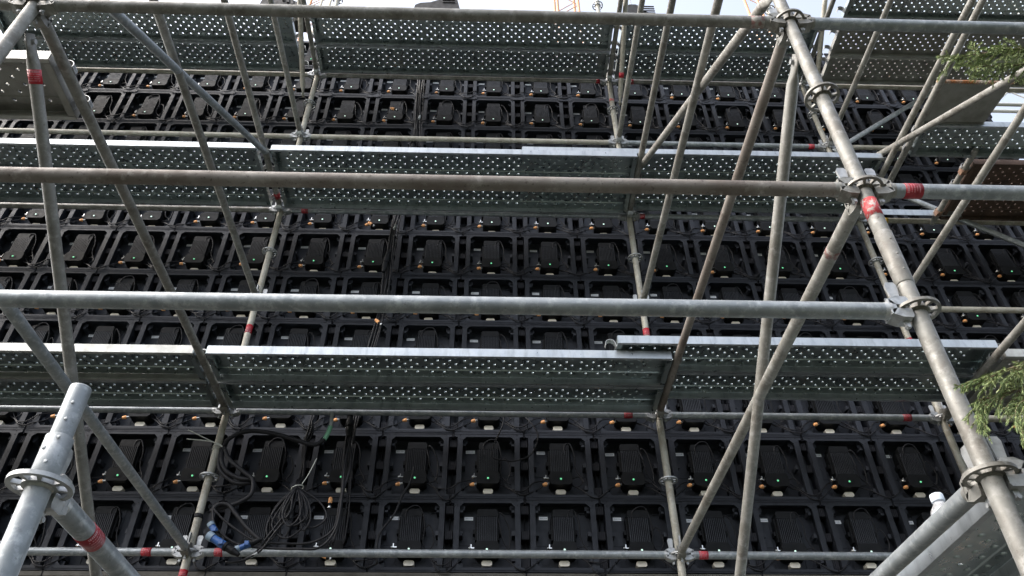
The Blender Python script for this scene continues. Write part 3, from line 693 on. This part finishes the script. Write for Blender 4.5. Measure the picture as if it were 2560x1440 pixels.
# the tied coil: many hanging loops under one tie
T = Vector((-1.170, 4.50, 2.272))
for k in range(13):
    a = -1 + 2 * (k + .5) / 13; wd = .02 + .075 * rn.random(); ln = .20 + .15 * rn.random(); c = a * .085 + rn.uniform(-.03, .03); yo = rn.uniform(-.04, .04)
    parts.append(('loop', .0058, [tuple(T + Vector((0, yo * .2, 0))), tuple(T + Vector((c - wd * .6, yo, -ln * .35))), tuple(T + Vector((c * 1.3 - wd, yo, -ln * .75))), tuple(T + Vector((c * 1.3, yo, -ln))),
                  tuple(T + Vector((c * 1.3 + wd, yo, -ln * .75))), tuple(T + Vector((c + wd * .6, yo, -ln * .35))), tuple(T + Vector((0, -yo * .2, 0)))], 'rubber'))
coil = cable_thing('cable_coil', 'black cable coil gathered by a pale nylon tie above the lowest ledger', 'cable coil', parts)
cb = parts[0][2][0]
b = MB(); n = 20
b.sweep([(T.x + .035 * math.cos(2 * math.pi * i / n), T.y + .035 * math.sin(2 * math.pi * i / n), T.z - .008 + .012 * math.cos(2 * math.pi * i / n)) for i in range(n + 1)], .0032, 6, 2)
b.sweep([(T.x + .03, T.y - .02, T.z + .01), (T.x + .06, T.y - .02, T.z + .08), (T.x + .092, T.y - .02, T.z + .185)], .0028, 6, 4)
place('nylon_tie', shift(b, cb).mesh('nylon_tie', [M['tie']]), coil)
cable_thing('thick_cable', 'thick black cable arching right from the tied post to a green banded end', 'cable', [
    ('cable', .0145, [(-1.731, 4.64, 2.628), (-1.694, 4.60, 2.667), (-1.588, 4.6, 2.719), (-1.428, 4.6, 2.706), (-1.263, 4.6, 2.657), (-1.14, 4.6, 2.623), (-1.076, 4.6, 2.665)], 'rubber'),
    ('green_band', .0150, [(-1.078, 4.6, 2.662), (-1.062, 4.6, 2.71), (-1.052, 4.6, 2.762)], 'green_tape'),
    ('bare_end', .0125, [(-1.053, 4.6, 2.755), (-1.052, 4.6, 2.80), (-1.058, 4.6, 2.87)], 'grey_tape')])
cable_thing('thick_cable', 'thick black cable dropping from the tied post in a short curve', 'cable', [
    ('cable', .0135, [(-1.726, 4.62, 2.605), (-1.703, 4.58, 2.495), (-1.655, 4.58, 2.417), (-1.559, 4.58, 2.368), (-1.483, 4.58, 2.363)], 'rubber'),
    ('cable', .0135, [(-1.74, 4.62, 2.60), (-1.72, 4.60, 2.47), (-1.67, 4.60, 2.40), (-1.58, 4.6, 2.345), (-1.49, 4.6, 2.35)], 'rubber')])
cable_thing('thick_cable', 'thick black cable curling back to the post above the blue plugs', 'cable', [
    ('cable', .013, [(-1.714, 4.6, 2.594), (-1.643, 4.56, 2.485), (-1.537, 4.56, 2.402), (-1.471, 4.56, 2.347), (-1.461, 4.56, 2.253), (-1.518, 4.56, 2.199), (-1.607, 4.56, 2.165), (-1.675, 4.56, 2.146)], 'rubber')])
cable_thing('thick_cable', 'thick black cable arching over and down to the blue plugs', 'cable', [
    ('cable', .0135, [(-1.669, 4.54, 2.123), (-1.64, 4.54, 2.17), (-1.579, 4.54, 2.171), (-1.518, 4.54, 2.112), (-1.427, 4.54, 2.019), (-1.309, 4.54, 1.926)], 'rubber')])
cable_thing('hanging_cable', 'thin black cable sagging in the widest loop behind the lowest ledger', 'cable', [
    ('cable', .0075, [(-1.648, 4.5, 2.118), (-1.618, 4.5, 2.029), (-1.544, 4.5, 1.956), (-1.44, 4.5, 1.903), (-1.297, 4.5, 1.885), (-1.112, 4.5, 1.881), (-.974, 4.5, 1.892), (-.898, 4.5, 2.01), (-.89, 4.5, 2.215), (-.91, 4.55, 2.459), (-.935, 4.74, 2.75)], 'rubber')])
cable_thing('hanging_cable', 'thin black cable sagging just above the lowest ledger', 'cable', [
    ('cable', .007, [(-1.653, 4.52, 2.135), (-1.574, 4.52, 2.064), (-1.463, 4.52, 1.99), (-1.358, 4.52, 1.936), (-1.216, 4.52, 1.923), (-1.03, 4.52, 1.929), (-.914, 4.52, 2.018), (-.902, 4.52, 2.198), (-.873, 4.55, 2.443), (-.93, 4.74, 2.7)], 'rubber')])
cable_thing('hanging_cable', 'two thin black cables sweeping from the coil down across the lowest ledger', 'cable', [
    ('cable', .0065, [(-1.175, 4.5, 2.26), (-1.21, 4.5, 2.108), (-1.288, 4.5, 1.958), (-1.356, 4.5, 1.837), (-1.44, 4.5, 1.801), (-1.50, 4.5, 1.80)], 'rubber'),
    ('cable', .0065, [(-1.163, 4.49, 2.26), (-1.175, 4.49, 2.108), (-1.246, 4.49, 1.982), (-1.315, 4.49, 1.861), (-1.40, 4.5, 1.815)], 'rubber'),
    ('cable_label', .0085, [(-1.325, 4.49, 1.85), (-1.345, 4.495, 1.84), (-1.365, 4.5, 1.83)], 'grey_tape')])
cable_thing('hanging_cable', 'thin black cable hanging in a round loop right of the cable bundle', 'cable', [
    ('cable', .0055, [(.11, 4.87, 3.05), (.095, 4.82, 2.915), (.037, 4.82, 2.756), (.030, 4.82, 2.664), (.106, 4.82, 2.645), (.188, 4.82, 2.641), (.298, 4.82, 2.697), (.343, 4.82, 2.838), (.289, 4.82, 2.95), (.22, 4.87, 3.048)], 'rubber')])
cable_thing('hanging_cable', 'thin black cable slanting across the lower cabinets right of the bundle', 'cable', [
    ('cable', .0075, [(-.50, 4.84, 2.60), (-.515, 4.82, 2.48), (-.56, 4.82, 2.38), (-.60, 4.82, 2.25), (-.68, 4.82, 2.12), (-.69, 4.82, 2.0), (-.68, 4.84, 1.93)], 'rubber')])
def blue_plug(label, p, q, r=.026, tail=None):
    p, q = Vector(p), Vector(q); d = q - p; base = tuple(p); t = thing('industrial_plug', label, 'power plug', base, 'blue power plugs')
    b = MB(); b.tube(p, p + d * .16, r * 1.05, r * 1.05, n=20); place('collar', shift(b, base).mesh('collar', [M['blue_grey']]), t)
    b = MB(); b.tube(p + d * .16, p + d * .55, r * .88, r * .95, n=20); 
    b.box(-.012, .012, -.034, -.02, -.012, .012, 0, Matrix.Translation(p + d * .45)); place('body', shift(b, base).mesh('body', [M['blue']]), t)
    b = MB(); b.tube(p + d * .55, p + d * .62, r * 1.08, n=20); b.tube(p + d * .62, p + d * .82, r * .85, n=20); b.tube(p + d * .82, q, r * .8, r * .5, n=20); place('gland', shift(b, base).mesh('gland', [M['black_box']]), t)
    return t
blue_plug('upper blue plug hanging beside the post above the lowest ledger', (-1.632, 4.47, 2.02), (-1.545, 4.47, 1.912), .020)
blue_plug('lower blue plug with black gland resting on the lowest ledger', (-1.615, 4.44, 1.935), (-1.415, 4.44, 1.818), .025)
blue_plug('blue plug pointing left below the cable coil', (-1.455, 4.49, 1.868), (-1.315, 4.49, 1.935), .019)
# zip ties on the far post
t = thing('nylon_ties', 'pair of pale nylon ties with free tails on the left far post', 'cable ties', (X0, YF, 2.63))
for k, pts in enumerate(([(-.175, -.12, .088), (-.06, -.10, .040), (.01, -.06, .02), (.08, -.05, -.01)], [(-.165, -.12, .018), (-.06, -.10, .020), (.02, -.06, .022), (.085, -.05, -.02)])):
    b = MB(); b.sweep(pts, .0035, 6, 4); b.sweep([(.0275 * math.cos(a), .0275 * math.sin(a), .02 * k + .01) for a in [2 * math.pi * i / 12 for i in range(13)]], .003, 6, 2); place('tie', b.mesh('tie', [M['tie']]), t)
b = MB(); b.lathe([(.0245, -.014), (.027, -.013), (.027, .013), (.0245, .014)], 20)
o = place('velcro_strap', b.mesh('velcro_strap', [M['rubber']]), None, (X0, YF, 2.17)); tag(o, 'black strap wrapped round the left far post above the blue plugs', 'strap')
# loose orange plugs hanging
def loose_plug(label, p, d):
    p = Vector(p); d = Vector(d).normalized(); b = MB()
    b.tube(p, p + d * .03, .0135, .0135, n=14, mi=0); b.tube(p - d * .012, p, .008, .0135, n=14, mi=0); b.tube(p + d * .03, p + d * .052, .012, .010, n=12, mi=1); b.tube(p + d * .052, p + d * .062, .012, .012, n=12, mi=2)
    o = place('loose_plug', shift(b, tuple(p)).mesh('loose_plug', [M['orange'], M['black_box'], M['silver']]), None, tuple(p)); tag(o, label, 'plug', 'loose orange plugs')
loose_plug('loose orange plug hanging left of the bundle in the second row', (-1.02, 4.80, 2.34), (0, 0, -1))
loose_plug('loose orange plug dangling under the ledger near the bottom edge', (-1.02, 4.82, 1.975), (.8, 0, -.35))
loose_plug('loose orange plug dangling beside the bundle under the second deck', (-1.06, 4.82, 4.92), (.6, 0, -.5))
loose_plug('loose orange plug hanging beside the bundle below the lowest foreground tube', (-.87, 4.74, 3.78), (.6, 0, -.6))
loose_plug('loose orange plug in the upper row left of the bundle', (-1.02, 4.82, 6.56), (.7, 0, -.3))

# ------------------------------------------------------------------ water bottle
t = thing('plastic_bottle', 'small hazy plastic water bottle with pale cap, standing on plank', 'bottle', (1.441, 2.312, .927)); t.scale = (1.32, 1.32, 1.32)
b = MB(); b.lathe([(.001, .001), (.026, .001), (.029, .006), (.029, .03), (.027, .034), (.029, .038), (.029, .055), (.0265, .06), (.029, .065), (.029, .09), (.0265, .094), (.0285, .10), (.0295, .118), (.025, .135), (.016, .148), (.0125, .154), (.0125, .160)], 24)
place('body', b.mesh('body', [M['bottle']]), t)
b = MB(); b.lathe([(.0152, .156), (.0157, .158), (.0157, .172), (.0145, .175), (.001, .1755)], 24); place('cap', b.mesh('cap', [M['bottle_cap']]), t)
b = MB(); b.lathe([(.0295, .066), (.0297, .067), (.0297, .088), (.0295, .089)], 24); place('paper_label', b.mesh('paper_label', [mat('pale_bottle_label', (.45, .46, .52), .6)]), t)

# ------------------------------------------------------------------ lamps, masts and truss seen against the sky
def lamp(label, x, z, kind, flip=1):
    Y = 5.12; t = thing('stage_light', label, 'stage light', (x, Y, z), 'dark lamps above the cabinets')
    b = MB()
    if kind == 0:
        b.prism([(-.23, -.42), (-.20, -.10), (-.13, .02), (-.02, .02), (.10, -.13), (.30, -.26), (.36, -.42)], -.14, .14, 0, Matrix.Scale(flip, 4, (1, 0, 0)))
        for k in range(4): b.prism([(.02 + k * .06, -.10 - k * .045), (.05 + k * .06, -.08 - k * .045), (.07 + k * .06, -.20 - k * .04), (.04 + k * .06, -.2 - k * .04)], -.155, -.14, 0, Matrix.Scale(flip, 4, (1, 0, 0)))
    else:
        b.prism([(-.32, -.34), (-.31, -.24), (-.25, -.19), (-.13, -.17), (.0, -.09), (.01, .0), (.05, .035), (.13, .03), (.19, -.05), (.24, -.34)], -.12, .12, 0, Matrix.Scale(flip, 4, (1, 0, 0)))
        for k in range(4): b.box(.02, .17, -.132, -.12, -.03 - k * .05, -.015 - k * .05)
    place('housing', b.mesh('housing', [M['lamp_body']]), t)
    b = MB(); b.sweep([(.06 * flip, 0, -.02), (.065 * flip, 0, .8), (.05 * flip, 0, 3)], .004, 6, 2); place('hanging_wire', b.mesh('hanging_wire', [M['galv_old']]), t)
    b = MB(); b.box(-.03, .03, .05, .08, -1.0, -.2); place('bracket', b.mesh('bracket', [M['lamp_body']]), t)
lamp('dark sloping lamp housing at the top, behind the leftmost thick tube cluster', -2.60, 9.06, 0)
lamp('ribbed dark lamp standing free above the middle of the wall', -.66, 9.13, 1)
lamp('dark lamp top between slanted tubes right of the orange mast', 1.78, 8.99, 1, -1)
lamp('dark lamp peeping over the tube near the upper left corner', -4.85, 8.93, 0)
def mast(label, x0, x1, y, mats_, z1=17):
    t = thing('lattice_mast', label, 'mast', (x0, y, GZ), 'lattice masts behind the wall'); h = z1 - GZ; w_ = x1 - x0
    for k, (dx, dy) in enumerate(((0, 0), (w_, 0), (0, .42), (w_, .42))):
        b = MB(); b.tube((dx, dy, 0), (dx, dy, h), .028, n=10); place('chord', b.mesh('chord', [M[mats_[k % 2]]]), t)
    b = MB(); n = int(h / .42)
    for k in range(n):
        z = k * .42; a, c = ((0, w_) if k % 2 else (w_, 0))
        b.tube((a, 0, z), (c, 0, z + .42), .009, n=6, caps=False); b.tube((a, .42, z), (c, .42, z + .42), .009, n=6, caps=False)
    place('lacing', b.mesh('lacing', [M['crane_orange']]), t)
mast('orange and cream lattice mast right of the lone ribbed lamp', 1.225, 1.635, 8.0, ('crane_orange', 'crane_orange'))
mast('orange lattice mast in the upper left between the cross tubes', -3.75, -3.36, 8.0, ('crane_orange', 'crane_cream'))
mast('pinkish lattice mast in the gap left of the big holed planks', 5.25, 5.65, 8.0, ('crane_orange', 'crane_cream'))
t = thing('roof_truss', 'pale horizontal truss glimpsed in the sky gap at the right edge', 'truss', (5.6, 5.7, 8.1))
for k, (dy, dz) in enumerate(((0, 0), (0, .28), (.3, 0), (.3, .28))):
    b = MB(); b.tube((0, dy, dz), (5, dy, dz), .025, n=10); place('chord', b.mesh('chord', [M['truss']]), t)
b = MB()
for k in range(16): b.tube((k * .3, 0, .28 * (k % 2)), (k * .3 + .3, 0, .28 * ((k + 1) % 2)), .010, n=6)
place('lacing', b.mesh('lacing', [M['truss']]), t)
b = MB(); b.tube((5.55, 5.6, 7.9), (6.9, 5.6, 6.2), .006, n=6); o = place('guy_wire', shift(b, (5.55, 5.6, 7.9)).mesh('guy_wire', [M['galv_old']]), None, (5.55, 5.6, 7.9)); tag(o, 'thin dark wire crossing the sky gap at the right edge', 'wire')

# ------------------------------------------------------------------ tree at the right, two sprays reach into the picture
tr = thing('conifer_tree', 'green needle leaved tree reaching in from the right edge', 'tree', (3.6, .8, -1.65))
b = MB(); b.sweep([(0, 0, 0), (.03, .02, 1.5), (-.02, .05, 3.2), (.04, 0, 5.0), (0, .02, 6.4)], .11, 14, 5, rend=.03); place('trunk', b.mesh('trunk', [M['bark']]), tr)
def spray(seed, P, twigs, nl=.014, dens=1.0, droop=.5, off=(3.6, .8, -1.65), leaf='leaf', tl=.16):
    r = random.Random(seed); wood = MB(); lf = MB(); O = Vector(off); P = [Vector(p) - O for p in P]
    wood.sweep(P, .011, 7, 6, rend=.0014)
    def along(t):
        s = t * (len(P) - 1); i = min(int(s), len(P) - 2); return P[i].lerp(P[i + 1], s - i), (P[i + 1] - P[i]).normalized()
    def needles(a, b_, d, n, ln):
        for k in range(n):
            p = a.lerp(b_, r.random()); q = Vector((r.uniform(-1, 1), r.uniform(-1, 1), r.uniform(-1, 1)))
            q = (q - d * q.dot(d)); 
            if q.length < .1: continue
            q.normalize(); e = (d * r.uniform(.8, 1.3) + q * r.uniform(.3, .6)).normalized(); sd_ = e.cross(q).normalized() * (.00035 + .00025 * r.random()); l = ln * r.uniform(.7, 1.25)
            m_ = 0 if r.random() < .6 else 1
            lf.add([p - sd_, p + sd_, p + e * l * .6 + sd_ * 1.2 - Vector((0, 0, l * .05)), p + e * l - Vector((0, 0, l * .12)), p + e * l * .6 - sd_ * 1.2 - Vector((0, 0, l * .05))], [(0, 1, 2, 3, 4)], m_)
    for k in range(twigs):
        t = .30 + .70 * (k + r.random()) / twigs; c, d = along(min(t, .999))
        sd_ = Vector((r.uniform(-1, .2), r.uniform(-1, 1), r.uniform(-1.0, .55))).normalized()
        dr = (d * r.uniform(1.0, 1.7) + sd_ * .75).normalized(); L_ = tl * r.uniform(.5, 1.15) * (1.15 - .5 * t)
        pts = [c]; seg = 6
        for q in range(seg):
            dr = (dr + Vector((r.uniform(-.1, .1), r.uniform(-.1, .1), -droop * .22 + r.uniform(-.06, .06)))).normalized(); pts.append(pts[-1] + dr * L_ / seg)
        wood.sweep(pts, .0016, 5, 2, rend=.0006)
        for q in range(seg):
            dd = (pts[q + 1] - pts[q]).normalized(); needles(pts[q], pts[q + 1], dd, int(44 * dens * L_ / .16), nl)
        for q in range(2, seg):
            if r.random() < .85:
                e = (pts[q] - pts[q - 1]).normalized(); s2 = Vector((r.uniform(-1, 1), r.uniform(-1, 1), r.uniform(-1, .4))).normalized(); dr2 = (e + s2 * .7).normalized(); l2 = L_ * r.uniform(.2, .42)
                p2 = pts[q] + dr2 * l2 * .5; p3 = p2 + (dr2 + Vector((0, 0, -.3))).normalized() * l2 * .5
                wood.sweep([pts[q], p2, p3], .0009, 4, 1); needles(pts[q], p2, dr2, int(36 * dens * l2 / .06), nl * .85); needles(p2, p3, (p3 - p2).normalized(), int(36 * dens * l2 / .06), nl * .85)
    br = place('branch', wood.mesh('branch', [M['twig']]), tr)
    f = place('foliage', lf.mesh('foliage', [M['leaf'], M['leaf2']]), br); return br
spray(11, [(3.58, .82, 2.2), (2.6, 1.25, 2.42), (2.05, 1.48, 2.485), (1.82, 1.5, 2.46), (1.60, 1.5, 2.40)], 64, .015, 1.1, .40, tl=.17)
spray(12, [(3.58, .8, 1.9), (2.7, 1.2, 2.2), (2.1, 1.48, 2.39), (1.86, 1.52, 2.40), (1.66, 1.5, 2.35)], 48, .015, 1.1, .5, tl=.15)
spray(13, [(3.6, .8, .7), (2.5, 1.2, 1.0), (1.65, 1.45, 1.125), (1.33, 1.5, 1.105), (1.15, 1.5, 1.045)], 70, .012, 1.2, .30, tl=.12)
spray(14, [(3.6, .8, .5), (2.5, 1.2, .85), (1.70, 1.47, 1.05), (1.36, 1.52, 1.06), (1.14, 1.52, 1.00)], 70, .012, 1.2, .7, tl=.15)
spray(15, [(3.6, .8, .9), (2.6, 1.2, 1.2), (1.8, 1.42, 1.14), (1.40, 1.46, 1.07), (1.22, 1.47, .97)], 70, .012, 1.2, 1.3, tl=.19)
spray(16, [(3.6, .8, 1.7), (2.6, 1.2, 2.05), (2.0, 1.45, 2.2), (1.80, 1.5, 2.17)], 12, .014, .8, .6, tl=.10)
spray(17, [(3.6, .8, 3.3), (4.2, .5, 3.9), (4.8, .2, 4.0), (5.4, 0, 3.8)], 30, .05, .5, .6, tl=.6)
spray(18, [(3.6, .8, 3.0), (3.9, 1.3, 3.9), (4.4, 1.6, 4.4), (4.8, 1.8, 4.3)], 30, .05, .5, .6, tl=.6)

# ------------------------------------------------------------------ unseen ring of trees, added to block low sky and darken undersides
r = random.Random(5); b = MB()
for k in range(80):
    a = math.radians(k * 4.5 + r.uniform(-2, 2)); front = math.sin(a) > .15; dist = r.uniform(36, 42) if front else r.uniform(17, 23); cx, cy = dist * math.cos(a), dist * math.sin(a); h = r.uniform(4.5, 7); rad = r.uniform(2.0, 3.0) * (1.6 if front else 1)
    for q in range(420):
        z = r.random() ** .8; rr = rad * (1 - .55 * z) * math.sqrt(r.random()); t_ = r.uniform(0, 6.28)
        p = Vector((cx + rr * math.cos(t_), cy + rr * math.sin(t_), -1.4 + z * h)); u = Vector((r.gauss(0, 1), r.gauss(0, 1), r.gauss(0, 1))).normalized(); v = u.orthogonal().normalized() * .34; u = u * .30
        b.add([p - u - v * .2, p - v, p + u, p + v * .8], [(0, 1, 2, 3)])
o = place('added_tree_belt', b.mesh('added_tree_belt', [M['belt']])); o['kind'] = 'stuff'
